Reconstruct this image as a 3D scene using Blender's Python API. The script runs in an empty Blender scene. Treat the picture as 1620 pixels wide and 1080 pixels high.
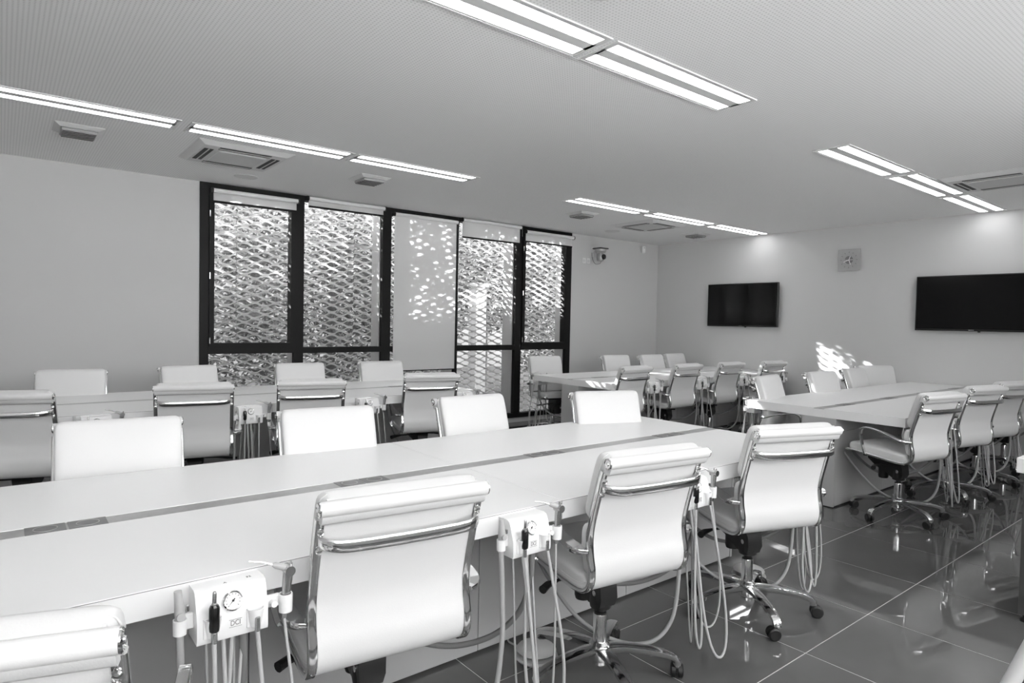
import bpy, bmesh, math, random
from mathutils import Vector, Matrix
PI = math.pi
scene = bpy.context.scene
COL = scene.collection

# ------------------------------------------------------------------ camera
CAM_H = 1.364
yaw, pitch, roll = 0.6740496, -0.0313109, 0.0195000
fw = Vector((math.sin(yaw) * math.cos(pitch), math.cos(yaw) * math.cos(pitch), math.sin(pitch)))
rt0 = Vector((math.cos(yaw), -math.sin(yaw), 0))
up0 = rt0.cross(fw)
rt = math.cos(roll) * rt0 + math.sin(roll) * up0
up = rt.cross(fw)
cam_data = bpy.data.cameras.new('camera')
cam = bpy.data.objects.new('camera', cam_data)
COL.objects.link(cam)
m = Matrix((rt, up, -fw)).transposed().to_4x4()
m.translation = Vector((0, 0, CAM_H))
cam.matrix_world = m
cam_data.sensor_width = 36.0
cam_data.lens = 1013.0 / 1620.0 * 36.0
cam_data.clip_start = 0.05
cam_data.clip_end = 200
scene.camera = cam

# ------------------------------------------------------------------ light and exposure
SKY = 5.5          # overcast-bright white sky
SUN = 40.0
LAMP = 5.6        # emission of the fluorescent diffusers
EXPOSURE = 0.74
world = bpy.data.worlds.new('world')
scene.world = world
world.use_nodes = True
bg = world.node_tree.nodes['Background']
bg.inputs[0].default_value = (1, 1, 1, 1)
bg.inputs[1].default_value = SKY
SUN_DIR = Vector((0.622 * 0.943, -0.783 * 0.943, -0.334))
sun_data = bpy.data.lights.new('sun', 'SUN')
sun_data.energy = SUN
sun_data.angle = math.radians(0.53)
sun = bpy.data.objects.new('sun', sun_data)
COL.objects.link(sun)
sun.rotation_euler = SUN_DIR.to_track_quat('-Z', 'Y').to_euler()
sun.location = (-4, 14, 8)
vs = scene.view_settings
vs.view_transform = 'Standard'
vs.look = 'None'
vs.exposure = EXPOSURE
vs.gamma = 1
vs.use_curve_mapping = False
scene.cycles.use_denoising = True
scene.cycles.max_bounces = 10
scene.cycles.diffuse_bounces = 6
scene.cycles.transparent_max_bounces = 24
scene.cycles.sample_clamp_indirect = 8

# ------------------------------------------------------------------ materials
def mat(name, v, rough=0.5, metal=0.0, spec=0.5, coat=0.0, bump=None, noise=None):
    m = bpy.data.materials.new(name)
    m.use_nodes = True
    nt = m.node_tree
    b = nt.nodes['Principled BSDF']
    b.inputs['Base Color'].default_value = (v, v, v, 1)
    b.inputs['Roughness'].default_value = rough
    b.inputs['Metallic'].default_value = metal
    b.inputs['Specular IOR Level'].default_value = spec
    if coat:
        b.inputs['Coat Weight'].default_value = coat
        b.inputs['Coat Roughness'].default_value = 0.05
    tc = None
    if bump or noise:
        tc = nt.nodes.new('ShaderNodeTexCoord')
    if bump:
        n = nt.nodes.new('ShaderNodeTexNoise')
        n.inputs['Scale'].default_value = bump[0]
        n.inputs['Detail'].default_value = 3
        nt.links.new(tc.outputs['Object'], n.inputs['Vector'])
        bp = nt.nodes.new('ShaderNodeBump')
        bp.inputs['Strength'].default_value = bump[1]
        bp.inputs['Distance'].default_value = 0.002
        nt.links.new(n.outputs['Fac'], bp.inputs['Height'])
        nt.links.new(bp.outputs['Normal'], b.inputs['Normal'])
    if noise:
        n = nt.nodes.new('ShaderNodeTexNoise')
        n.inputs['Scale'].default_value = noise[0]
        n.inputs['Detail'].default_value = 4
        nt.links.new(tc.outputs['Object'], n.inputs['Vector'])
        r = nt.nodes.new('ShaderNodeMapRange')
        r.inputs['From Min'].default_value = 0.3
        r.inputs['From Max'].default_value = 0.7
        r.inputs['To Min'].default_value = v * (1 - noise[1])
        r.inputs['To Max'].default_value = v * (1 + noise[1])
        nt.links.new(n.outputs['Fac'], r.inputs['Value'])
        c = nt.nodes.new('ShaderNodeCombineColor')
        for i in range(3):
            nt.links.new(r.outputs['Result'], c.inputs[i])
        nt.links.new(c.outputs[0], b.inputs['Base Color'])
    return m

M = {}
M['leather'] = mat('white_leather', 0.67, 0.42, spec=0.35, bump=(260, 0.12))
M['sling'] = mat('white_leather_back', 0.67, 0.5, spec=0.3, bump=(260, 0.1))
M['chrome'] = mat('polished_chrome', 0.82, 0.09, metal=1.0)
M['alu'] = mat('brushed_aluminium', 0.50, 0.38, metal=0.85, noise=(60, 0.05))
M['black'] = mat('black_plastic', 0.012, 0.45)
M['blackgloss'] = mat('black_gloss', 0.008, 0.18)
M['table'] = mat('white_laminate', 0.80, 0.33, spec=0.4)
M['pedestal'] = mat('grey_laminate', 0.42, 0.3, spec=0.4)
M['seam'] = mat('dark_joint', 0.12, 0.6)
M['module'] = mat('socket_module_metal', 0.22, 0.4, metal=0.5)
M['wall'] = mat('painted_plaster', 0.60, 0.7, spec=0.25, bump=(40, 0.05))
M['frame'] = mat('black_window_frame', 0.010, 0.5, spec=0.2)
M['tile'] = mat('polished_grey_tile', 0.115, 0.025, spec=0.55, noise=(3.0, 0.06))
M['grout'] = mat('pale_grout', 0.62, 0.8)
M['white'] = mat('white_plastic', 0.80, 0.28, spec=0.5)
M['lampframe'] = mat('white_lamp_frame', 0.74, 0.45)
M['vent'] = mat('white_vent', 0.66, 0.45)
M['slot'] = mat('dark_slot', 0.05, 0.7)
M['grille'] = mat('grey_grille', 0.36, 0.6)
M['acgrille'] = mat('pale_grey_grille', 0.60, 0.6)
M['hose'] = mat('grey_hose', 0.36, 0.38)
M['hosew'] = mat('pale_hose', 0.46, 0.38)
M['hosed'] = mat('dark_corrugated_hose', 0.20, 0.5)
M['metal'] = mat('satin_steel', 0.6, 0.25, metal=1.0)
M['screen'] = mat('tv_screen', 0.004, 0.12, spec=0.28)
M['tvbezel'] = mat('tv_bezel', 0.012, 0.3)
M['ink'] = mat('grey_print', 0.18, 0.6)
M['inkd'] = mat('dark_print', 0.03, 0.6)
M['dial'] = mat('white_dial', 0.85, 0.4)
M['deskdark'] = mat('charcoal_panel', 0.06, 0.45)
M['greytube'] = mat('pale_grey_paint', 0.5, 0.35)
M['galv'] = mat('galvanised_mesh', 0.74, 0.4, metal=0.45)
M['fin'] = mat('pale_grey_aluminium', 0.55, 0.4, metal=0.2)
M['camgrey'] = mat('silver_camera', 0.42, 0.35, metal=0.4)
M['concrete'] = mat('terrace_concrete', 0.70, 0.8, noise=(4, 0.15))
M['bounce_white'] = mat('white_bounce_ground', 0.86, 0.9, noise=(30, 0.05))
M['render_white'] = mat('white_render', 0.4, 0.8)
M['lawn'] = mat('lawn', 0.045, 0.9, noise=(9, 0.4))
M['backdrop_wall'] = mat('grey_backdrop_wall', 0.22, 0.8, noise=(2, 0.2))
M['bark'] = mat('bark', 0.10, 0.9, noise=(20, 0.3))

def leaf_mat():
    m = bpy.data.materials.new('leaf')
    m.use_nodes = True
    nt = m.node_tree
    nt.nodes.remove(nt.nodes['Principled BSDF'])
    out = nt.nodes['Material Output']
    d = nt.nodes.new('ShaderNodeBsdfDiffuse')
    d.inputs[0].default_value = (0.10, 0.10, 0.10, 1)
    t = nt.nodes.new('ShaderNodeBsdfTranslucent')
    t.inputs[0].default_value = (0.16, 0.16, 0.16, 1)
    g = nt.nodes.new('ShaderNodeBsdfGlossy')
    g.inputs['Roughness'].default_value = 0.25
    g.inputs[0].default_value = (0.9, 0.9, 0.9, 1)
    mx = nt.nodes.new('ShaderNodeMixShader')
    mx.inputs[0].default_value = 0.4
    mx2 = nt.nodes.new('ShaderNodeMixShader')
    mx2.inputs[0].default_value = 0.10
    nt.links.new(d.outputs[0], mx.inputs[1])
    nt.links.new(t.outputs[0], mx.inputs[2])
    nt.links.new(mx.outputs[0], mx2.inputs[1])
    nt.links.new(g.outputs[0], mx2.inputs[2])
    nt.links.new(mx2.outputs[0], out.inputs[0])
    return m
M['leaf'] = leaf_mat()

def glass_mat(name, tint=0.9, ior=1.45, white=0.0):
    m = bpy.data.materials.new(name)
    m.use_nodes = True
    nt = m.node_tree
    nt.nodes.remove(nt.nodes['Principled BSDF'])
    out = nt.nodes['Material Output']
    t = nt.nodes.new('ShaderNodeBsdfTransparent')
    t.inputs[0].default_value = (tint, tint, tint, 1)
    g = nt.nodes.new('ShaderNodeBsdfGlossy')
    g.inputs['Roughness'].default_value = 0.02
    fr = nt.nodes.new('ShaderNodeFresnel')
    fr.inputs['IOR'].default_value = ior
    mx = nt.nodes.new('ShaderNodeMixShader')
    nt.links.new(fr.outputs[0], mx.inputs[0])
    nt.links.new(t.outputs[0], mx.inputs[1])
    nt.links.new(g.outputs[0], mx.inputs[2])
    last = mx
    if white:
        d = nt.nodes.new('ShaderNodeBsdfDiffuse')
        d.inputs[0].default_value = (0.62, 0.62, 0.62, 1)
        m2 = nt.nodes.new('ShaderNodeMixShader')
        m2.inputs[0].default_value = white
        nt.links.new(mx.outputs[0], m2.inputs[1])
        nt.links.new(d.outputs[0], m2.inputs[2])
        last = m2
    nt.links.new(last.outputs[0], out.inputs[0])
    return m
M['glass'] = glass_mat('window_glass', 0.93, 1.12)
M['clockglass'] = glass_mat('frosted_clock_glass', 0.9, white=0.6)

def blind_mat():
    m = bpy.data.materials.new('blind_fabric')
    m.use_nodes = True
    nt = m.node_tree
    nt.nodes.remove(nt.nodes['Principled BSDF'])
    out = nt.nodes['Material Output']
    d = nt.nodes.new('ShaderNodeBsdfDiffuse')
    d.inputs[0].default_value = (0.85, 0.85, 0.85, 1)
    t = nt.nodes.new('ShaderNodeBsdfTranslucent')
    t.inputs[0].default_value = (0.9, 0.9, 0.9, 1)
    mx = nt.nodes.new('ShaderNodeMixShader')
    mx.inputs[0].default_value = 0.45
    nt.links.new(d.outputs[0], mx.inputs[1])
    nt.links.new(t.outputs[0], mx.inputs[2])
    nt.links.new(mx.outputs[0], out.inputs[0])
    return m
M['blind'] = blind_mat()

def emit_mat(name, s):
    m = bpy.data.materials.new(name)
    m.use_nodes = True
    nt = m.node_tree
    nt.nodes.remove(nt.nodes['Principled BSDF'])
    e = nt.nodes.new('ShaderNodeEmission')
    e.inputs[1].default_value = s
    nt.links.new(e.outputs[0], nt.nodes['Material Output'].inputs[0])
    return m
M['lamp'] = emit_mat('lit_diffuser', LAMP)

def ceiling_mat():
    """perforated plasterboard: rows of small round holes"""
    m = bpy.data.materials.new('perforated_plasterboard')
    m.use_nodes = True
    nt = m.node_tree
    b = nt.nodes['Principled BSDF']
    b.inputs['Roughness'].default_value = 0.75
    b.inputs['Specular IOR Level'].default_value = 0.2
    tc = nt.nodes.new('ShaderNodeTexCoord')
    def mth(op, a, bb=None):
        n = nt.nodes.new('ShaderNodeMath')
        n.operation = op
        if isinstance(a, (int, float)):
            n.inputs[0].default_value = a
        else:
            nt.links.new(a, n.inputs[0])
        if bb is not None:
            if isinstance(bb, (int, float)):
                n.inputs[1].default_value = bb
            else:
                nt.links.new(bb, n.inputs[1])
        return n.outputs[0]
    sp = nt.nodes.new('ShaderNodeSeparateXYZ')
    nt.links.new(tc.outputs['Object'], sp.inputs[0])
    fx = mth('SUBTRACT', mth('FRACT', mth('MULTIPLY', sp.outputs[0], 1 / 0.018)), 0.5)
    fy = mth('SUBTRACT', mth('FRACT', mth('MULTIPLY', sp.outputs[1], 1 / 0.018)), 0.5)
    d2 = mth('ADD', mth('MULTIPLY', fx, fx), mth('MULTIPLY', fy, fy))
    hole = mth('LESS_THAN', d2, 0.062)
    mix = nt.nodes.new('ShaderNodeMix')
    mix.data_type = 'RGBA'
    nt.links.new(hole, mix.inputs['Factor'])
    mix.inputs['A'].default_value = (0.9, 0.9, 0.9, 1)
    mix.inputs['B'].default_value = (0.70, 0.70, 0.70, 1)
    nt.links.new(mix.outputs['Result'], b.inputs['Base Color'])
    return m
M['ceiling'] = ceiling_mat()

# ------------------------------------------------------------------ mesh helpers
class MB:
    def __init__(s):
        s.v = []
        s.f = []
    def add(s, vs, fs):
        o = len(s.v)
        s.v += [tuple(p) for p in vs]
        s.f += [tuple(i + o for i in q) for q in fs]
        return s
    def box(s, x0, x1, y0, y1, z0, z1):
        vs = [(x, y, z) for z in (z0, z1) for y in (y0, y1) for x in (x0, x1)]
        return s.add(vs, [(0, 2, 3, 1), (4, 5, 7, 6), (0, 1, 5, 4), (2, 6, 7, 3), (0, 4, 6, 2), (1, 3, 7, 5)])
    def bbox(s, x0, x1, y0, y1, z0, z1, b=0.004, seg=1):
        bm = bmesh.new()
        bmesh.ops.create_cube(bm, size=1)
        for v in bm.verts:
            v.co = Vector(((x0 + x1) / 2 + v.co.x * (x1 - x0), (y0 + y1) / 2 + v.co.y * (y1 - y0), (z0 + z1) / 2 + v.co.z * (z1 - z0)))
        bmesh.ops.bevel(bm, geom=list(bm.edges), offset=b, segments=seg, profile=0.5, affect='EDGES')
        bm.verts.index_update()
        s.add([v.co for v in bm.verts], [[v.index for v in f.verts] for f in bm.faces])
        bm.free()
        return s
    def tube(s, path, r, n=8, cap=True, flat=None):
        """round (or flat = (rx, rn)) tube along a path; r may be a list"""
        P = [Vector(p) for p in path]
        L = len(P)
        R = r if isinstance(r, (list, tuple)) else [r] * L
        t = [(P[min(i + 1, L - 1)] - P[max(i - 1, 0)]).normalized() for i in range(L)]
        ref = Vector((0, 0, 1)) if abs(t[0].z) < 0.9 else Vector((1, 0, 0))
        a = t[0].cross(ref).normalized()
        vs, fs = [], []
        for i in range(L):
            a = (a - t[i] * a.dot(t[i])).normalized()
            b = t[i].cross(a)
            for k in range(n):
                th = 2 * PI * k / n
                vs.append(P[i] + a * math.cos(th) * R[i] + b * math.sin(th) * R[i])
        for i in range(L - 1):
            for k in range(n):
                fs.append((i * n + k, i * n + (k + 1) % n, (i + 1) * n + (k + 1) % n, (i + 1) * n + k))
        if cap:
            fs.append(tuple(range(n - 1, -1, -1)))
            fs.append(tuple((L - 1) * n + k for k in range(n)))
        return s.add(vs, fs)
    def lathe(s, prof, n=20, c=(0, 0, 0), ax='z', cap=True):
        """prof: list of (radius, height) turned about axis through c"""
        vs, fs = [], []
        for (r, h) in prof:
            for k in range(n):
                a = 2 * PI * k / n
                p, q = r * math.cos(a), r * math.sin(a)
                v = {'z': (p, q, h), 'y': (p, h, q), 'x': (h, p, q)}[ax]
                vs.append((v[0] + c[0], v[1] + c[1], v[2] + c[2]))
        for i in range(len(prof) - 1):
            for k in range(n):
                fs.append((i * n + k, i * n + (k + 1) % n, (i + 1) * n + (k + 1) % n, (i + 1) * n + k))
        if cap:
            fs.append(tuple(range(n - 1, -1, -1)))
            fs.append(tuple((len(prof) - 1) * n + k for k in range(n)))
        return s.add(vs, fs)
    def prism(s, poly, x0, x1, ax='x'):
        """polygon (a, b) extruded along an axis"""
        def w(t, a, b):
            return {'x': (t, a, b), 'y': (a, t, b), 'z': (a, b, t)}[ax]
        n = len(poly)
        vs = [w(x0, *p) for p in poly] + [w(x1, *p) for p in poly]
        fs = [tuple(range(n - 1, -1, -1)), tuple(range(n, 2 * n))]
        fs += [(i, (i + 1) % n, n + (i + 1) % n, n + i) for i in range(n)]
        return s.add(vs, fs)
    def sweep(s, path, sec, nrm, bn):
        """closed section (u along bn, w along normal) carried along a path with given normals; bn constant or list"""
        vs, fs = [], []
        n = len(sec)
        for i, p in enumerate(path):
            B = bn[i] if isinstance(bn, list) else bn
            sc = sec[i] if isinstance(sec[0], list) else sec
            n = len(sc)
            for (u, w) in sc:
                vs.append(Vector(p) + B * u + nrm[i] * w)
        for i in range(len(path) - 1):
            for k in range(n):
                fs.append((i * n + k, i * n + (k + 1) % n, (i + 1) * n + (k + 1) % n, (i + 1) * n + k))
        fs.append(tuple(range(n - 1, -1, -1)))
        fs.append(tuple((len(path) - 1) * n + k for k in range(n)))
        return s.add(vs, fs)
    def mesh(s, name, material, smooth=True, angle=35):
        me = bpy.data.meshes.new(name)
        me.from_pydata(s.v, [], s.f)
        bm = bmesh.new()
        bm.from_mesh(me)
        bmesh.ops.recalc_face_normals(bm, faces=bm.faces)
        bm.to_mesh(me)
        bm.free()
        me.materials.append(material)
        if smooth:
            me.polygons.foreach_set('use_smooth', [True] * len(me.polygons))
            me.set_sharp_from_angle(angle=math.radians(angle))
        return me
    def build(s, name, material, parent=None, smooth=True, angle=35, loc=None, rz=None):
        return obj(name, s.mesh(name, material, smooth, angle), parent, loc, rz)

def obj(name, data, parent=None, loc=None, rz=None):
    o = bpy.data.objects.new(name, data)
    COL.objects.link(o)
    if parent:
        o.parent = parent
    if loc:
        o.location = loc
    if rz is not None:
        o.rotation_euler = (0, 0, rz)
    return o

def tag(o, label=None, cat=None, group=None, kind=None):
    if label:
        o['label'] = label
    if cat:
        o['category'] = cat
    if group:
        o['group'] = group
    if kind:
        o['kind'] = kind
    return o

def thing(name, label, cat, loc=(0, 0, 0), rz=0.0, group=None):
    o = obj(name, None, None, loc, rz)
    o.empty_display_size = 0.1
    return tag(o, label, cat, group)

def copy_tree(o, parent=None):
    c = o.copy()
    COL.objects.link(c)
    c.parent = parent
    for ch in list(o.children):
        copy_tree(ch, c)
    return c

def catmull(pts, n=6):
    P = [Vector(p) for p in pts]
    out = []
    for i in range(len(P) - 1):
        p0 = P[i - 1] if i else P[0] * 2 - P[1]
        p1, p2 = P[i], P[i + 1]
        p3 = P[i + 2] if i + 2 < len(P) else P[-1] * 2 - P[-2]
        for k in range(n):
            t = k / n
            out.append(0.5 * ((2 * p1) + (p2 - p0) * t + (2 * p0 - 5 * p1 + 4 * p2 - p3) * t * t + (3 * p1 - p0 - 3 * p2 + p3) * t ** 3))
    out.append(P[-1])
    return out

text_me = {}
def text(name, body, size, material, parent, loc, rot, extrude=0.0004, sx=1.0):
    """lettering as a plain mesh"""
    if (name, body) not in text_me:
        cu = bpy.data.curves.new(name, 'FONT')
        cu.body = body
        cu.size = size
        cu.extrude = extrude
        cu.align_x = 'CENTER'
        cu.align_y = 'CENTER'
        tmp = obj('tmp_text', cu)
        bpy.context.view_layer.update()
        me = bpy.data.meshes.new_from_object(tmp.evaluated_get(bpy.context.evaluated_depsgraph_get()))
        bpy.data.objects.remove(tmp)
        bpy.data.curves.remove(cu)
        me.name = name
        me.materials.clear()
        me.materials.append(material)
        for v in me.vertices:
            v.co.x *= sx
        text_me[(name, body)] = me
    o = obj(name, text_me[(name, body)], parent)
    o.location = loc
    o.rotation_euler = rot
    return o

# ------------------------------------------------------------------ room shell
XL, XR = -2.6, 8.38
YB, YF = -1.5, 6.72
ZC = 2.648
def struct(name, mb, material, parent=None, **kw):
    o = mb.build(name, material, parent, **kw)
    if parent is None:
        o['kind'] = 'structure'
    return o

floor = struct('floor', MB().box(XL - .2, XR + .2, YB - .2, YF + .2, -0.12, -0.0012), M['grout'], smooth=False)
floor['label'] = 'pale grout bed under the polished grey floor tiles'
TX0, TY0, TS = 3.230, 1.281, 0.600
tile_me = MB().bbox(0.002, TS - 0.002, 0.002, TS - 0.002, -0.004, 0.0, 0.0006).mesh('tile', M['tile'])
i0, i1 = math.floor((XL - TX0) / TS), math.ceil((XR - TX0) / TS)
j0, j1 = math.floor((YB - TY0) / TS), math.ceil((YF - TY0) / TS)
for i in range(i0, i1):
    for j in range(j0, j1):
        obj('tile', tile_me, floor, (TX0 + i * TS, TY0 + j * TS, 0))

ceil = struct('ceiling', MB().box(XL - .2, XR + .2, YB - .2, YF + .2, ZC, ZC + 0.1), M['ceiling'], smooth=False)
WX0, WX1, WZ0, WZ1 = 1.497, 6.427, 0.064, ZC
w = MB().box(XL - .2, WX0, YF, YF + .2, 0, ZC).box(WX1, XR + .2, YF, YF + .2, 0, ZC).box(WX0, WX1, YF, YF + .2, 0, WZ0)
struct('wall_far', w, M['wall'], smooth=False)
struct('wall_right', MB().box(XR, XR + .2, YB - .2, YF, 0, ZC), M['wall'], smooth=False)
struct('wall_left', MB().box(XL - .2, XL, YB - .2, YF, 0, ZC), M['wall'], smooth=False)
BX0, BX1, BZ0, BZ1 = -2.5, 5.3, 1.25, 2.62
w = MB().box(XL, BX0, YB - .2, YB, 0, ZC).box(BX1, XR, YB - .2, YB, 0, ZC).box(BX0, BX1, YB - .2, YB, 0, BZ0).box(BX0, BX1, YB - .2, YB, BZ1, ZC)
struct('wall_near', w, M['wall'], smooth=False)

# ------------------------------------------------------------------ windows of the far wall
def window(name, x0, x1, lw, rw, trz, sash):
    """one bay of the black framed glazing: jambs, transom, opening sash, two panes"""
    o = obj(name, None, None, (0, 0, 0))
    o['kind'] = 'structure'
    y0, y1 = YF - 0.015, YF + 0.085
    fr = MB().box(x0, x0 + lw, y0, y1, WZ0, ZC).box(x1 - rw, x1, y0, y1, WZ0, ZC)
    fr.box(x0 + lw, x1 - rw, y0, y1, WZ0, WZ0 + .058).box(x0 + lw, x1 - rw, y0, y1, ZC - .05, ZC)
    fr.build('frame', M['frame'], o, smooth=False)
    MB().box(x0 + lw, x1 - rw, y0 - (.004 if sash else 0), y1, trz[0], trz[1]).build('transom', M['frame'], o, smooth=False)
    sx = 0.045 if sash else 0.012
    if sash:
        s = MB().box(x0 + lw, x0 + lw + sx, y0 - .02, y1 - .02, trz[1], ZC - .05).box(x1 - rw - sx, x1 - rw, y0 - .02, y1 - .02, trz[1], ZC - .05)
        s.box(x0 + lw + sx, x1 - rw - sx, y0 - .02, y1 - .02, trz[1], trz[1] + .03).box(x0 + lw + sx, x1 - rw - sx, y0 - .02, y1 - .02, ZC - .11, ZC - .05)
        s.build('sash', M['frame'], o, smooth=False)
        for zz in (1.12, 1.75, 2.35):
            MB().lathe([(.007, zz - .03), (.007, zz + .03)], 10, (x0 + lw + .004, y0 - .024, 0)).build('hinge', M['chrome'], o)
    b0, b1 = x0 + lw, x1 - rw
    MB().box(b0, b1, YF + .030, YF + .036, trz[1], ZC - .05).build('pane', M['glass'], o, smooth=False)
    MB().box(b0, b1, YF + .030, YF + .036, WZ0 + .058, trz[0]).build('pane', M['glass'], o, smooth=False)
    # pale outer beads against the glass
    MB().box(b1 - .014, b1, YF + .04, YF + .085, WZ0 + .06, trz[0]).box(b1 - .014, b1, YF + .04, YF + .085, trz[1], ZC - .05).build('glazing_bead', M['fin'], o, smooth=False)
    return o
bays = [(1.497, 2.465, .082, .05, (.988, 1.066), True), (2.465, 3.485, .05, .055, (.984, 1.046), False),
        (3.485, 4.455, .055, .02, (.984, 1.046), False), (4.455, 5.455, .02, .052, (.981, 1.048), False),
        (5.455, 6.427, .055, .085, (.982, 1.053), True)]
for i, b in enumerate(bays):
    window('window_%d' % (i + 1), b[0], b[1], b[2], b[3], b[4], b[5])
# unseen glazing added behind the camera to light the near side, same black profiles
for i in range(6):
    x0 = BX0 + (BX1 - BX0) / 6 * i
    x1 = BX0 + (BX1 - BX0) / 6 * (i + 1)
    o = obj('window_%d' % (6 + i), None)
    o['kind'] = 'structure'
    MB().box(x0, x0 + .04, YB - .1, YB, BZ0, BZ1).box(x1 - .04, x1, YB - .1, YB, BZ0, BZ1).box(x0 + .04, x1 - .04, YB - .1, YB, BZ0, BZ0 + .05).box(x0 + .04, x1 - .04, YB - .1, YB, BZ1 - .05, BZ1).build('frame', M['frame'], o, smooth=False)
    MB().box(x0 + .04, x1 - .04, YB - .06, YB - .054, BZ0 + .05, BZ1 - .05).build('pane', M['glass'], o, smooth=False)

# roller blinds
blinds = [(1.592, 2.440, 2.592, 2.455, 'roller blind rolled up above the leftmost window bay', .023),
          (2.530, 3.440, 2.640, 2.528, 'roller blind rolled up above second window bay from left', .02),
          (3.545, 4.440, 2.596, 0.752, 'white roller blind pulled almost fully down over the middle window bay', .012),
          (4.490, 5.455, 2.640, 2.396, 'white roller blind lowered a little over fourth window bay from left', .02),
          (5.520, 6.425, 2.596, 2.436, 'short roller blind above the rightmost window bay', .02)]
for (x0, x1, zt, zb, lab, bh) in blinds:
    t = thing('roller_blind', lab, 'blind', ((x0 + x1) / 2, YF - .05, zb), 0, 'roller blinds on the window wall')
    hw = (x1 - x0) / 2
    top = zt - zb
    r = .022
    MB().lathe([(r, -hw + .012), (r, hw - .012)], 18, (0, -.01, top - r), 'x').build('roller', M['white'], t)
    MB().box(-hw + .02, hw - .02, .0085, .0105, bh, top - r).build('fabric', M['blind'], t, smooth=False)
    MB().bbox(-hw + .02, hw - .02, .004, .016, 0, bh, .002).build('bottom_bar', M['frame'], t)
    for s in (-1, 1):
        MB().lathe([(r * 1.15, 0), (r * 1.15, .014)], 18, (s * hw - (.014 if s > 0 else 0), -.01, top - r), 'x').box(s * hw - .006, s * hw + .006, -.02, .045, top - .045, top + .002).build('bracket', M['black'], t)
    MB().tube([(hw - .008, -.03, top - r), (hw - .008, -.032, max(top - 1.0, .1))], .0018, 5).build('bead_chain', M['metal'], t)

# ------------------------------------------------------------------ outside: metal screen, fins, trees, ground, added sky backdrop
screen = thing('facade_screen', 'expanded metal sunscreen hanging outside the windows', 'screen', (0, 0, 0))
def mesh_panel(x0, x1, z0, z1, ph):
    P, h, a = 0.215, 0.042, 0.0165
    mb = MB()
    n = max(2, int((x1 - x0) / P * 8))
    row = 0
    z = z0
    rnd = random.Random(int(x0 * 100))
    while z < z1:
        sg = 1 if row % 2 else -1
        vs, fs = [], []
        for i in range(n + 1):
            x = x0 + (x1 - x0) * i / n
            c = math.cos(2 * PI * (x + ph) / P)
            c = math.copysign(abs(c) ** 0.75, c)
            zz = z + sg * a * c
            yy = 7.06 + 0.006 * sg * c
            for (dy, dz) in ((-.013, .0070), (-.011, .0095), (.013, -.0070), (.011, -.0095)):
                vs.append((x, yy + dy, zz + dz))
        for i in range(n):
            for k in range(4):
                fs.append((i * 4 + k, i * 4 + (k + 1) % 4, i * 4 + 4 + (k + 1) % 4, i * 4 + 4 + k))
        mb.add(vs, fs)
        row += 1
        z += h
    return mb
pxs = [0.62, 1.93, 3.24, 4.55, 5.86, 7.17, 8.48]
for i in range(len(pxs) - 1):
    o = mesh_panel(pxs[i] + .004, pxs[i + 1] - .004, 0.02, 3.2, 0.03 * i).build('mesh_panel', M['galv'], screen, smooth=False)
for x in (1.47, 2.475, 3.475, 4.46, 5.455, 6.44):
    MB().box(x - .018, x + .018, YF + .09, 7.03, 0.0, 3.2).build('fin', M['fin'], screen, smooth=False)
for z in (.35, 2.2):
    MB().box(.7, 8.4, 7.085, 7.105, z, z + .03).build('rail', M['fin'], screen, smooth=False)

struct('ground', MB().box(-12, 22, YF + .2, 30, -.25, -.06), M['lawn'], smooth=False)
struct('ground_near', MB().box(-14, 24, -26, YB - .2, -.25, -.06), M['bounce_white'], smooth=False)  # unseen ground made near white to bounce daylight up to the ceiling

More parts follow.
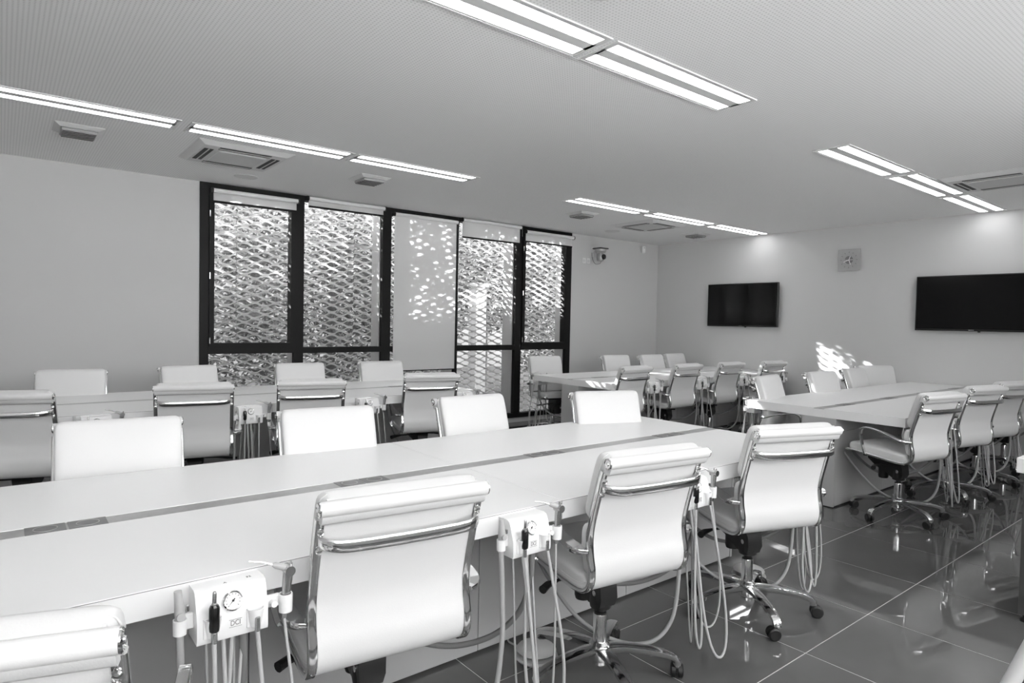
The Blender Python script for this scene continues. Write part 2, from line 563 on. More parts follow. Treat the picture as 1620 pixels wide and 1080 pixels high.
def ray_gap(p, tgt, r):
    d = SUN_DIR
    w = Vector(p) - Vector(tgt)
    return (w - d * w.dot(d)).length < r
GAPS = [((8.38, 4.02, .92), .20), ((8.38, 4.2, .45), .16), ((4.98, 4.53, .72), .06), ((5.75, 5.45, .745), .14), ((6.3, 5.35, .745), .16), ((4.9, 2.86, .66), .14), ((2.85, 5.75, .745), .13), ((7.0, 5.3, .745), .1), ((3.95, 6.7, 1.75), .05), ((3.75, 6.7, 2.3), .05), ((4.3, 6.7, 1.95), .045), ((4.05, 6.7, 1.1), .05), ((3.85, 6.7, 1.05), .04), ((3.9, 6.7, 1.6), .05), ((4.35, 6.7, 1.6), .04), ((4.15, 6.7, 1.35), .03)]
def tree(label, cx, cy, h, rx, ry, zlow, n, seed, size):
    rnd = random.Random(seed)
    t = thing('leafy_tree', label, 'tree', (cx, cy, -.06), 0, 'trees beyond the metal screen')
    MB().tube(catmull([(0, 0, 0), (.05, .02, h * .3), (-.04, .0, h * .6), (.02, .03, h * .85)], 4), [.09 - .07 * i / 12 for i in range(13)], 8).build('trunk', M['bark'], t)
    mb = MB()
    for _ in range(n):
        while True:
            u, v, q = rnd.uniform(-1, 1), rnd.uniform(-1, 1), rnd.uniform(-1, 1)
            if abs(u) ** 3 + abs(v) ** 3 + abs(q) ** 3 < 1:
                break
        p = Vector((u * rx, v * ry, zlow + (q + 1) / 2 * (h - zlow)))
        wp = p + Vector((cx, cy, -.06))
        skip = False
        for (tg, r) in GAPS:
            if ray_gap(wp, tg, r):
                skip = True
                break
        if skip:
            continue
        a = Vector((rnd.gauss(0, 1), rnd.gauss(0, 1), rnd.gauss(0, .6))).normalized()
        b = a.cross(Vector((rnd.gauss(0, 1), rnd.gauss(0, 1), rnd.gauss(0, 1)))).normalized()
        L = size * rnd.uniform(.6, 1.3)
        W = L * .42
        n_ = a.cross(b)
        mb.add([p - a * L, p + b * W - n_ * L * .12, p + a * L, p - b * W - n_ * L * .12], [(0, 1, 2, 3)])
    mb2 = MB()
    mb2.v, mb2.f = mb.v, mb.f
    me = bpy.data.meshes.new('foliage')
    me.from_pydata(mb2.v, [], mb2.f)
    me.materials.append(M['leaf'])
    f = obj('foliage', me, t)
    f['kind'] = 'stuff'
    return t
tree('dense leafy tree seen through the leftmost window bay', 1.6, 9.3, 4.6, 1.5, 1.0, .1, 15000, 1, .055)
tree('dense leafy tree seen through the second window bay', 4.0, 9.6, 4.9, 1.5, 1.0, .1, 15000, 2, .055)
tree('leafy tree behind the lowered middle blind', 5.6, 10.4, 5.0, 1.3, 1.0, .2, 12000, 3, .055)
tree('leafy tree seen through the fourth window bay', 7.7, 10.6, 4.8, 1.4, 1.0, 1.2, 9000, 4, .055)
tree('leafy tree seen through the rightmost window bay', 9.7, 10.2, 4.6, 1.5, 1.1, .1, 15000, 5, .055)
tree('tall leafy tree standing furthest left outside', -.8, 9.2, 4.8, 1.3, 1.0, .3, 5000, 6, .06)
pp = thing('pale_post', 'square white post standing beyond the screen in fourth bay', 'post', (6.42, 9.0, -.06))
MB().bbox(-.11, .11, -.11, .11, 0, 2.0, .008).build('shaft', M['render_white'], pp)
MB().bbox(-.14, .14, -.14, .14, 2.0, 2.06, .008).build('cap', M['render_white'], pp)
hs = thing('sky_backdrop', 'added grey backdrop wall hiding the sky behind the trees', 'backdrop', (4, 16, -.06))  # backdrop wall added to keep bright sky out of the windows
MB().box(-14, 16, 0, .3, 0, 5.4).build('wall', M['backdrop_wall'], hs, smooth=False)
MB().box(-14.2, 16.2, -.2, .5, 5.4, 5.55).build('coping', M['backdrop_wall'], hs, smooth=False)

# ------------------------------------------------------------------ ceiling fittings
def ceiling_light(x0, y0, label, L=1.165, W=.262):
    t = thing('ceiling_light', label, 'light', (x0, y0, ZC), 0, 'recessed twin tube ceiling lights')
    fr = MB().box(0, L, 0, .012, -.006, 0).box(0, L, W - .012, W, -.006, 0).box(0, .012, .012, W - .012, -.006, 0).box(L - .012, L, .012, W - .012, -.006, 0)
    fr.build('frame', M['lampframe'], t, smooth=False)
    p = MB().box(.012, L - .012, .012, .026, -.0045, 0).box(.012, L - .012, W - .026, W - .012, -.0045, 0).box(.012, L - .012, W / 2 - .033, W / 2 + .033, -.0045, 0)
    p.box(.012, .030, .026, W - .026, -.0045, 0).box(L - .030, L - .012, .026, W - .026, -.0045, 0)
    p.build('reflector_panel', M['lampframe'], t, smooth=False)
    for (a, b) in ((.026, W / 2 - .033), (W / 2 + .033, W - .026)):
        MB().box(.030, L - .030, a, b, -.0043, -.001).build('diffuser', M['lamp'], t, smooth=False)
    return t
ordn = ('first', 'second', 'third', 'fourth')
XA = (-.225, 1.000, 2.195)
XB = (4.635, 5.895, 7.155)
pos = ('first', 'second', 'third')
for i, x in enumerate(XA):
    ceiling_light(x, 2.020, 'bright twin tube ceiling light over the front left table, %s from the left' % pos[i])
    ceiling_light(x, 4.705, 'twin tube ceiling light over the back left table, %s from the left' % pos[i])
for i, x in enumerate(XB):
    ceiling_light(x, 2.070, 'twin tube ceiling light over the front right table, %s from the left' % pos[i])
    ceiling_light(x, 4.740, 'twin tube ceiling light over the back right table, %s from the left' % pos[i])
for i, x in enumerate((-.225, 1.000, 2.195, 4.635)):  # unseen lamp row continuing the grid, added to brighten the foreground
    ceiling_light(x, -.640, 'unseen twin tube ceiling light added behind the camera, %s from the left' % ordn[i])

def ac_unit(x0, y0, label, S=.70):
    t = thing('air_conditioner', label, 'air conditioner', (x0, y0, ZC), 0, 'ceiling cassette air conditioners')
    S2 = .72
    b = MB()
    # sloped square bezel
    o, i = [(0, 0), (S, 0), (S, S2), (0, S2)], [(.05, .05), (S - .05, .05), (S - .05, S2 - .05), (.05, S2 - .05)]
    b.add([(p[0], p[1], -.002) for p in o] + [(p[0], p[1], -.028) for p in i] + [(p[0], p[1], 0) for p in o],
          [(0, 1, 5, 4), (1, 2, 6, 5), (2, 3, 7, 6), (3, 0, 4, 7), (4, 5, 6, 7), (0, 8, 9, 1), (1, 9, 10, 2), (2, 10, 11, 3), (3, 11, 8, 0)])
    b.build('bezel', M['vent'], t, smooth=False)
    MB().bbox(.17, S - .17, .17, S2 - .17, -.036, -.027, .004).build('intake_grille', M['acgrille'], t)
    for (a0, a1, b0, b1) in ((.16, S - .16, .07, .135), (.16, S - .16, S2 - .135, S2 - .07), (.07, .135, .16, S2 - .16), (S - .135, S - .07, .16, S2 - .16)):
        MB().box(a0, a1, b0, b1, -.031, -.026).build('air_slot', M['slot'], t, smooth=False)
        if a1 - a0 > b1 - b0:
            MB().box(a0, a1, b0 + .028, b0 + .037, -.0335, -.030).build('vane', M['vent'], t, smooth=False)
        else:
            MB().box(a0 + .028, a0 + .037, b0, b1, -.0335, -.030).build('vane', M['vent'], t, smooth=False)
ac_unit(1.13, 5.08, 'square ceiling cassette air conditioner above the back left table')
ac_unit(6.22, 5.08, 'square ceiling cassette air conditioner above the back right table')
ac_unit(6.26, 1.34, 'square ceiling cassette air conditioner at right beside the front right lights')

def diffuser(x0, y0, label, S=.29):
    t = thing('air_diffuser', label, 'vent', (x0, y0, ZC), 0, 'square ceiling air diffusers')
    o, i = [(0, 0), (S, 0), (S, S), (0, S)], [(.035, .035), (S - .035, .035), (S - .035, S - .035), (.035, S - .035)]
    MB().add([(p[0], p[1], -.003) for p in o] + [(p[0], p[1], -.022) for p in i] + [(p[0], p[1], 0) for p in o],
             [(0, 1, 5, 4), (1, 2, 6, 5), (2, 3, 7, 6), (3, 0, 4, 7), (4, 5, 6, 7), (0, 8, 9, 1), (1, 9, 10, 2), (2, 10, 11, 3), (3, 11, 8, 0)]).build('bezel', M['vent'], t, smooth=False)
    MB().bbox(.04, S - .04, .04, S - .04, -.045, -.021, .012, 2).build('core', M['grille'], t)
    for k in range(5):
        y = .055 + k * .045
        MB().box(.05, S - .05, y, y + .008, -.048, -.044).build('slat', M['slot'], t, smooth=False)
diffuser(.285, 5.30, 'square air diffuser on the ceiling at far left before the wall')
diffuser(2.50, 5.30, 'square air diffuser on the ceiling beside the left cassette air conditioner')
diffuser(5.20, 5.28, 'square air diffuser on the ceiling left of the back right air conditioner')
diffuser(7.54, 5.36, 'square air diffuser on the ceiling near the far corner')

for (x, y, lab) in ((1.77, 6.18, 'round flush ceiling speaker above the left window'), (6.66, 6.15, 'round flush ceiling speaker near the wall camera'), (1.80, 1.74, 'round flush ceiling speaker beside the front left lights')):
    t = thing('ceiling_speaker', lab, 'speaker', (x, y, ZC), 0, 'round ceiling speakers')
    MB().lathe([(.105, 0), (.105, -.004), (.092, -.007), (.092, -.003)], 28, cap=False).build('rim', M['vent'], t)
    MB().lathe([(.092, -.0045), (.092, -.001)], 28).build('grille', M['grille'] if False else M['vent'], t)

# ------------------------------------------------------------------ right wall: televisions, clock
def television(y0, label):
    t = thing('television', label, 'television', (XR - .004, y0, 1.354), 0, 'wall mounted televisions')
    W, H = 1.108, .618
    MB().bbox(-.085, -.045, 0, W, 0, H, .004).build('bezel', M['tvbezel'], t)
    MB().bbox(-.047, -.02, .12, W - .12, .08, H - .1, .01).build('back_cover', M['black'], t)
    MB().box(-.022, 0, .35, W - .35, .2, .45).build('wall_bracket', M['black'], t, smooth=False)
    MB().box(-.0865, -.084, .012, W - .012, .022, H - .012).build('screen_panel', M['screen'], t, smooth=False)
    MB().box(-.0870, -.0845, W * .5 - .026, W * .5 + .026, .007, .015).build('logo_plate', M['metal'], t, smooth=False)
    MB().bbox(-.075, -.055, W * .44 - .012, W * .44 + .012, -.012, .002, .003).build('sensor_nub', M['black'], t)
    return t
television(4.585, 'black flat television on the right wall, the farther left one')
television(1.787, 'black flat television on the right wall cut by the picture edge')

ck = thing('wall_clock', 'square frosted glass wall clock with round dark centre', 'clock', (XR, 3.690, 2.220))
MB().bbox(-.028, -.022, -.135, .135, -.135, .135, .001).build('glass_plate', M['clockglass'], ck)
MB().lathe([(.052, -.022), (.052, 0)], 28, (0, 0, 0), 'x').build('movement', M['grille'], ck)
MB().lathe([(.050, -.0295), (.050, -.0282)], 28, (0, 0, 0), 'x').build('centre_disc', M['ink'], ck)
for k in range(12):
    a = 2 * PI * k / 12
    c, s_ = math.cos(a), math.sin(a)
    mb = MB()
    pts = []
    for (r, w_) in ((.088, -.003), (.088, .003), (.104, .003), (.104, -.003)):
        pts.append((s_ * r + c * w_, c * r - s_ * w_))
    mb.prism(pts, -.0292, -.0280).build('hour_mark', M['ink'], ck, smooth=False)
for (ang, L, w_) in ((112, .068, .003), (-20, .05, .003), (200, .062, .0035), (90, .05, .002), (270, .05, .002)):
    a = math.radians(ang)
    c, s_ = math.cos(a), math.sin(a)
    pts = [(-s_ * 0 + c * -w_, 0 + s_ * w_), (c * w_, -s_ * w_), (s_ * L + c * w_, c * L - s_ * w_), (s_ * L - c * w_, c * L + s_ * w_)]
    MB().prism(pts, -.0318, -.0300).build('hand', M['dial'], ck, smooth=False)

# ------------------------------------------------------------------ far wall: camera, sensor, sockets
pc = thing('security_camera', 'silver pan tilt camera on a bracket beside the right window', 'camera', (6.86, YF, 2.40))
MB().bbox(-.02, .02, -.006, 0, -.06, .09, .002).build('wall_plate', M['white'], pc)
MB().prism([(0, .045), (-.20, .048), (-.20, .036), (-.03, .03), (0, -.03)], -.008, .008).build('bracket_arm', M['white'], pc, smooth=False)
MB().bbox(-.085, .085, -.25, -.08, .044, .060, .004).build('shelf', M['black'], pc)
MB().lathe([(.085, .042), (.085, .012), (.068, -.012), (.05, -.014)], 24, (0, -.165, 0)).build('base_ring', M['camgrey'], pc)
hd = MB().lathe([(.045, -.012), (.055, -.03), (.056, -.09), (.046, -.125), (.02, -.138)], 22, (0, -.165, 0)).build('camera_head', M['camgrey'], pc)
MB().lathe([(.022, -.044), (.036, -.040), (.040, -.02), (.040, .02)], 20, (.012, -.195, -.070), 'y').build('lens_face', M['blackgloss'], hd)
MB().lathe([(.034, .0), (.034, .03)], 18, (.03, -.165, -.075), 'x').build('lens_barrel', M['blackgloss'], hd)
MB().tube(catmull([(-.02, -.01, 0), (-.03, -.04, -.1), (-.01, -.08, -.165), (.03, -.13, -.16), (.02, -.16, -.13)], 6), .0035, 6).build('cable', M['ink'], pc)
for (x, lab) in ((6.685, 'round pale wall socket left of the pan tilt camera'), (6.775, 'square pale wall socket just under the camera bracket')):
    t = thing('wall_socket', lab, 'socket', (x, YF, 2.275), 0, 'sockets beside the camera')
    MB().bbox(-.036, .036, -.008, 0, -.04, .04, .003).build('face_plate', M['white'], t)
    MB().lathe([(.022, -.0095), (.022, -.007), (.015, -.0075)], 16, (0, 0, 0), 'y').build('socket_well', M['vent'], t)
ms = thing('motion_sensor', 'small white alarm sensor high in the far corner', 'sensor', (7.985, YF, 2.545))
MB().bbox(-.034, .034, -.045, 0, -.055, .05, .012, 2).build('housing', M['white'], ms)
MB().box(-.016, .016, -.0465, -.044, .022, .028).build('slot', M['ink'], ms, smooth=False)
MB().bbox(-.02, .02, -.0475, -.044, -.035, .01, .001).build('lens', M['dial'], ms)

# ------------------------------------------------------------------ tables
ZT, TH = .745, .067
def table(label, x0, x1, y0, y1, seam, mods, ped=.13):
    t = thing('conference_table', label, 'table', (x0, y0, 0), 0, 'long white tables')
    L, W = x1 - x0, y1 - y0
    yc = W / 2
    sm = seam - x0
    g = .0012
    for (a, b) in ((0, sm - g), (sm + g, L)):
        for (c, d) in ((0, yc - .040), (yc + .040, W)):
            MB().bbox(a, b, c, d, ZT - TH, ZT, .0015).build('top_panel', M['table'], t)
        MB().box(a, b, yc - .040, yc + .040, ZT - TH, ZT - .005).build('core_panel', M['table'], t, smooth=False)
        MB().box(a, b, yc - .0395, yc + .0395, ZT - .005, ZT - .0012).build('cable_strip', M['alu'], t, smooth=False)
    MB().box(sm - g, sm + g, .002, W - .002, ZT - TH + .001, ZT - .002).build('joint', M['seam'], t, smooth=False)
    for (c, d) in ((-.0004, .001), (W - .001, W + .0004)):
        MB().box(0, L, c, d, ZT - .0030, ZT - .0016).build('edge_line', M['seam'], t, smooth=False)
    for mx in mods:
        c = mx - x0
        for s in (-1, 1):
            o = MB().bbox(c + s * .051 - .048, c + s * .051 + .048, yc - .038, yc + .038, ZT - .0015, ZT + .0006, .0005).build('socket_module', M['module'], t)
            MB().lathe([(.030, ZT + .0006), (.030, ZT + .0018), (.027, ZT + .0018), (.027, ZT + .0008)], 24, (c + s * .051, yc, 0), cap=False).build('socket_ring', M['alu'], o)
            MB().lathe([(.0268, ZT + .0006), (.0268, ZT + .0014)], 24, (c + s * .051, yc, 0)).build('socket_lid', M['module'], o)
    # hollow pedestal: panels with a shadow gap and a recessed plinth
    pz = ZT - TH
    n = 4
    for k in range(n):
        a, b = .02 + (L - .04) * k / n + .0015, .02 + (L - .04) * (k + 1) / n - .0015
        for (c, d) in ((yc - ped, yc - ped + .018), (yc + ped - .018, yc + ped)):
            MB().bbox(a, b, c, d, .012, .573, .001).build('pedestal_panel', M['pedestal'], t)
            MB().bbox(a, b, c, d, .576, pz, .001).build('pedestal_panel', M['pedestal'], t)
    MB().box(.0, .018, yc - ped - .001, yc + ped + .001, .008, pz).build('end_panel', M['pedestal'], t, smooth=False)
    MB().box(L - .018, L, yc - ped - .001, yc + ped + .001, .008, pz).build('end_panel', M['pedestal'], t, smooth=False)
    MB().box(.03, L - .03, yc - ped + .03, yc + ped - .03, 0, .06).build('plinth', M['seam'], t, smooth=False)
    return t
T = {'N': (-.310, 3.357, 1.613, 2.872), 'C': (-.345, 3.325, 4.648, 5.865), 'B': (4.885, 8.365, 4.470, 5.690), 'D': (4.905, 8.365, 1.747, 2.955)}
table('long white table in the foreground with bright top', *T['N'], 1.527, (.148, 1.074, 2.000, 2.930), .150)
table('long white table at back left below the windows', *T['C'], 1.52, (.12, 1.04, 1.96, 2.88))
table('long white table at back right with sun streaks on top', *T['B'], 6.62, (5.35, 6.20, 7.05, 7.90))
table('long white table at right in front of the televisions', *T['D'], 6.63, (5.35, 6.20, 7.05, 7.90))

# ------------------------------------------------------------------ chair
def chair_proto():
    t = thing('swivel_chair', 'proto', 'chair')
    prof = catmull([(0, -.291, .926), (0, -.262, .845), (0, -.237, .765), (0, -.214, .685), (0, -.204, .630), (0, -.208, .575), (0, -.219, .525),
                    (0, -.214, .478), (0, -.186, .447), (0, -.130, .438), (0, -.03, .446), (0, .09, .458), (0, .20, .468), (0, .262, .470)], 5)
    L = len(prof)
    tn = [(prof[min(i + 1, L - 1)] - prof[max(i - 1, 0)]).normalized() for i in range(L)]
    X = Vector((1, 0, 0))
    # normal pointing to the sitter's side
    nr = [X.cross(q) for q in tn]
    nr = [n if n.dot(Vector((0, .5, .6))) > 0 else -n for n in nr]
    def arc(i0, i1):
        return prof[i0:i1], nr[i0:i1]
    # side rails: flat chrome bars
    RX = .218
    sec = [(-.012, -.006), (-.009, -.009), (.009, -.009), (.012, -.006), (.012, .006), (.009, .009), (-.009, .009), (-.012, .006)]
    for s in (-1, 1):
        p = [q + X * (s * RX) for q in prof[3:]]
        MB().sweep(p, sec, nr[3:], X).build('side_rail', M['chrome'], t, angle=50)
    # sling between the rails
    def sheet(i0, i1, hw, o0, o1):
        mb = MB()
        ss = [(-hw, o0), (hw, o0), (hw, o1), (-hw, o1)]
        return mb.sweep(prof[i0:i1], ss, nr[i0:i1], X)
    sheet(0, L - 2, RX - .011, -.004, .003).build('back_sling', M['sling'], t)
    # cushions
    def pad(name, i0, i1, hw, th, emin=.45, endp=5.0, side=7.0, nu=20, base=.003, nv=18, seam=True):
        pts, nn = prof[i0:i1], nr[i0:i1]
        # arclength resample
        d = [0]
        for i in range(1, len(pts)):
            d.append(d[-1] + (pts[i] - pts[i - 1]).length)
        def at(s_):
            s_ *= d[-1]
            for i in range(1, len(pts)):
                if d[i] >= s_ - 1e-9:
                    f = (s_ - d[i - 1]) / (d[i] - d[i - 1])
                    return pts[i - 1].lerp(pts[i], f), nn[i - 1].lerp(nn[i], f).normalized()
            return pts[-1], nn[-1]
        us = [math.sin(PI / 2 * (2 * k / nu - 1)) for k in range(nu + 1)]
        us = [math.copysign(abs(u) ** .8, u) for u in us]
        vsn = [(math.sin(PI / 2 * (2 * k / nv - 1)) + 1) / 2 for k in range(nv + 1)]
        mb = MB()
        top, bot = [], []
        for v in vsn:
            p, n = at(v)
            vv = 2 * v - 1
            for u in us:
                hs = max(0, 1 - abs(u) ** (side * 2)) ** (1 / 2.2)
                he = max(0, 1 - abs(vv) ** (endp * 1.6)) ** (1 / 2.2)
                crown = 1 + .12 * (1 - u * u) * (1 - vv * vv)
                wv = hw - .020 * abs(vv) ** 12
                top.append(p + X * (u * wv) + n * (base + th * (.72 + .28 * hs) * (emin + (1 - emin) * he) * crown))
                bot.append(p + X * (u * (wv - .004)) + n * base)
        W = nu + 1
        fs = []
        for j in range(nv):
            for i in range(nu):
                fs.append((j * W + i, j * W + i + 1, (j + 1) * W + i + 1, (j + 1) * W + i))
        o = len(top)
        fs += [tuple(o + k for k in reversed(f)) for f in fs]
        for i in range(nu):
            fs.append((i, o + i, o + i + 1, i + 1))
            b = nv * W
            fs.append((b + i, b + i + 1, o + b + i + 1, o + b + i))
        for j in range(nv):
            fs.append((j * W, (j + 1) * W, o + (j + 1) * W, o + j * W))
            fs.append((j * W + nu, o + j * W + nu, o + (j + 1) * W + nu, (j + 1) * W + nu))
        mb.add(top + bot, fs)
        o_ = mb.build(name, M['leather'], t, angle=75)
        if seam:
            ring = []
            for k in range(25):
                p, n = at(k / 24)
                ring.append((p, n))
            path = [p + X * (-hw - .0004 + .02 * abs(2 * k / 24 - 1) ** 12) + n * (base + th * .34) for k, (p, n) in enumerate(ring)] 
            path2 = [p + X * (hw + .0004 - .02 * abs(2 * k / 24 - 1) ** 12) + n * (base + th * .34) for k, (p, n) in enumerate(ring)]
            MB().tube(path, .0016, 5).build('piping', M['leather'], o_)
            MB().tube(path2, .0016, 5).build('piping', M['leather'], o_)
        return o_
    # index positions along the profile
    pad('upper_back_pad', 0, 16, .220, .058)
    pad('lower_back_pad', 16, 34, .220, .052)
    pad('seat_pad', 40, L - 1, .222, .060, .62)
    # top roll with caps and fold
    r = MB().lathe([(.0185, -.226), (.0195, -.222), (.0195, .222), (.0185, .226)], 24, (0, -.302, .906), 'x').build('head_roll', M['leather'], t)
    for s in (-1, 1):
        MB().lathe([(.0190, 0), (.0190, .003), (.0155, .0055), (.013, .0035), (.007, .0035), (.005, .0065), (.002, .007)], 22, (0, 0, 0), 'x').build('end_cap', M['chrome'], r, loc=(s * .226, -.302, .906), rz=(0 if s > 0 else PI))
    MB().prism([(-.296, .890), (-.312, .890), (-.306, .873), (-.296, .866), (-.272, .868), (-.276, .885)], -.222, .222).build('roll_fold', M['leather'], t, angle=60)
    # bowed back spreader
    sp = catmull([(-.216, -.260, .820), (-.214, -.278, .818), (-.190, -.302, .814), (-.145, -.313, .811), (0, -.316, .810), (.145, -.313, .811), (.190, -.302, .814), (.214, -.278, .818), (.216, -.260, .820)], 5)
    LS = len(sp)
    ts = [(sp[min(i + 1, LS - 1)] - sp[max(i - 1, 0)]).normalized() for i in range(LS)]
    Z = Vector((0, 0, 1))
    ns = [q.cross(Z).normalized() for q in ts]
    MB().sweep(sp, [(-.015, -.003), (-.012, -.006), (.012, -.006), (.015, -.003), (.015, .003), (.012, .005), (-.012, .005), (-.015, .003)], ns, Z).build('back_spreader', M['chrome'], t, angle=50)
    for s in (-1, 1):
        for zz, yy in ((.842, -.272), (.792, -.258)):
            MB().lathe([(.009, 0), (.009, -.004), (.006, -.008), (.002, -.009)], 12, (s * .216, yy, zz), 'y').build('screw', M['chrome'], t)
    # armrests
    for s in (-1, 1):
        ap = catmull([(s * .228, -.208, .592), (s * .250, -.190, .594), (s * .262, -.150, .604), (s * .264, -.06, .632), (s * .264, .03, .650), (s * .264, .085, .654), (s * .263, .118, .640), (s * .258, .128, .600), (s * .246, .124, .530), (s * .234, .116, .478), (s * .226, .112, .458)], 5)
        LA = len(ap)
        ta = [(ap[min(i + 1, LA - 1)] - ap[max(i - 1, 0)]).normalized() for i in range(LA)]
        na = [X.cross(q).normalized() for q in ta]
        secs = []
        for i in range(LA):
            k = i / (LA - 1)
            w_ = .013 + .013 * math.exp(-((k - .17) / .11) ** 2)
            h_ = .006 + .005 * math.exp(-((k - .16) / .10) ** 2)
            secs.append([(-w_, 0), (-w_ * .8, -h_), (w_ * .8, -h_), (w_, 0), (w_ * .8, h_), (-w_ * .8, h_)])
        bx = [(X - q * X.dot(q)).normalized() for q in ta]
        MB().sweep(ap, secs, na, bx).build('armrest', M['chrome'], t, angle=50)
    # mechanism
    mech = MB()
    # cast housing sloping from under the seat front down to the column
    top_w, low_w = .062, .040
    pr = [(-.046, .365, low_w), (-.052, .318, low_w), (-.040, .285, low_w * .9), (.030, .285, low_w * .9), (.060, .312, .045), (.140, .352, .055), (.195, .398, top_w), (.200, .432, top_w), (.02, .432, top_w), (-.03, .405, .05)]
    nP = len(pr)
    mech.add([(-w_, a_, b_) for a_, b_, w_ in pr] + [(w_, a_, b_) for a_, b_, w_ in pr], [tuple(range(nP - 1, -1, -1)), tuple(range(nP, 2 * nP))] + [(i, (i + 1) % nP, nP + (i + 1) % nP, nP + i) for i in range(nP)])
    mech.box(-.19, .19, -.03, .005, .424, .440).box(-.19, .19, .12, .15, .436, .452)
    mo = mech.build('tilt_mechanism', M['black'], t, angle=40)
    MB().lathe([(.030, .262), (.034, .275), (.034, .350), (.02, .365)], 18, (-.0, .112, 0)).build('tension_knob', M['black'], mo)
    MB().tube([(.05, .10, .385), (.14, .10, .380), (.20, .095, .372), (.265, .085, .368)], [.007, .007, .009, .008], 8).build('lever', M['black'], mo)
    MB().tube([(-.05, .06, .385), (-.16, .06, .382), (-.215, .05, .378), (-.25, .03, .374)], [.006, .006, .014, .016], 10).build('lever', M['black'], mo)
    for s in (-1, 1):
        MB().lathe([(.011, 0), (.011, .003), (.006, .004)], 12, (0, 0, 0), 'x').build('pivot_cap', M['metal'], mo, loc=(s * .0405, -.012, .335), rz=(0 if s > 0 else PI))
    MB().lathe([(.044, .350), (.045, .300), (.040, .272), (.026, .266)], 24).build('column_shroud', M['black'], t)
    MB().lathe([(.024, .246), (.024, .252), (.016, .254), (.016, .285)], 16).build('gas_piston', M['black'], t)
    MB().lathe([(.025, .246), (.0265, .242), (.0265, .05), (.020, .045)], 22).build('gas_column', M['chrome'], t)
    MB().lathe([(.030, .140), (.040, .130), (.044, .105), (.042, .072), (.028, .062)], 22).build('hub', M['chrome'], t)
    # five star base
    leg_me = None
    a0 = math.radians(18)
    lp = [(.030, .108), (.080, .112), (.16, .108), (.235, .097), (.280, .084), (.298, .070), (.302, .056)]
    lp = [(v.x, v.z) for v in catmull([(a, 0, b) for a, b in lp], 3)]
    path = [Vector((a, 0, b)) for a, b in lp]
    n_ = len(path)
    tt = [(path[min(i + 1, n_ - 1)] - path[max(i - 1, 0)]).normalized() for i in range(n_)]
    Y = Vector((0, 1, 0))
    nrm = [q.cross(Y) * -1 for q in tt]
    secs = []
    for i in range(n_):
        k = i / (n_ - 1)
        w_ = .027 - .010 * min(1, k * 1.3)
        h_ = .017 - .006 * k
        secs.append([(-w_, -h_ * .8), (-w_ * .5, -h_), (w_ * .5, -h_), (w_, -h_ * .8), (w_ * .85, h_ * .5), (w_ * .45, h_), (-w_ * .45, h_), (-w_ * .85, h_ * .5)])
    leg_me = MB().sweep(path, secs, nrm, Y).mesh('base_leg', M['chrome'], angle=50)
    # caster: two wheels and a hood, about its own origin at the stem
    cm = MB()
    for s in (-1, 1):
        cm.lathe([(.010, s * .024), (.022, s * .024), (.0275, s * .020), (.0275, s * .006), (.018, s * .005)], 20, (-.014, 0, .0275), 'y')
    cm.lathe([(.008, .0275), (.008, .06)], 10, (0, 0, 0))
    cm.prism([(-.044, .030), (-.036, .046), (-.016, .056), (.004, .054), (.010, .044), (.006, .034)], -.0045, .0045, 'y')
    c_me = cm.mesh('caster', M['black'])
    hm = MB().lathe([(.013, .050), (.016, .056), (.015, .072), (.010, .078)], 14)
    h_me = hm.mesh('caster_stem', M['chrome'])
    for k in range(5):
        a = a0 + 2 * PI * k / 5
        obj('base_leg', leg_me, t, None, a)
        c = obj('caster', c_me, t, (math.cos(a) * .300, math.sin(a) * .300, 0), a + (1.1, -.6, 2.2, .3, -1.7)[k])
        obj('caster_stem', h_me, c)
    return t

chair0 = chair_proto()
used = [False]
CHF = 'white swivel chairs with chrome arms'
base_now = [0.0]
brnd = random.Random(7)
def place_chair(x, y, a, label, facing=1, base=None):
    """a: angle in degrees of the chair's left-right axis in the room; facing +1 looks to +Y; base: angle of the star base in the room"""
    o = copy_tree(chair0) if used[0] else chair0
    o.location = (x, y, 0)
    rz = math.radians(a) + (0 if facing > 0 else PI)
    o.rotation_euler = (0, 0, rz)
    want = (math.radians(base) if base is not None else brnd.uniform(0, 1.25)) - rz - math.radians(18)
    d = want - (base_now[0] if used[0] else 0.0)
    for ch in o.children:
        n = ch.name.split('.')[0]
        if n == 'base_leg':
            ch.rotation_euler.z += d
        elif n == 'caster':
            c, s_ = math.cos(d), math.sin(d)
            l = ch.location
            ch.location = (l.x * c - l.y * s_, l.x * s_ + l.y * c, l.z)
            ch.rotation_euler.z += d + brnd.uniform(-1.2, 1.2)
    if not used[0]:
        base_now[0] = want
    used[0] = True
    tag(o, label, 'chair', CHF)
    return o
def fwdv(a, f):
    a = math.radians(a)
    return (-math.sin(a) * f, math.cos(a) * f)
ordn = ('first', 'second', 'third', 'fourth')
front = {'N': [(None, .008, 1.388, -18), (1, .818, 1.45, -7), (1, 1.767, 1.40, -8), (1, 2.715, 1.395, -19)],
         'C': [(1, .012, 4.37, -18), (1, .954, 4.395, -13), (1, 1.687, 4.325, -15), (1, 2.715, 4.425, -15)],
         'B': [(1, 5.03, 4.267, 2), (1, 5.93, 4.29, 0), (1, 6.73, 4.26, 0), (1, 7.54, 4.18, -3)],
         'D': [(1, 5.037, 1.566, -11), (1, 6.0, 1.57, -13), (1, 6.75, 1.575, -14), (1, 7.65, 1.58, -10)]}
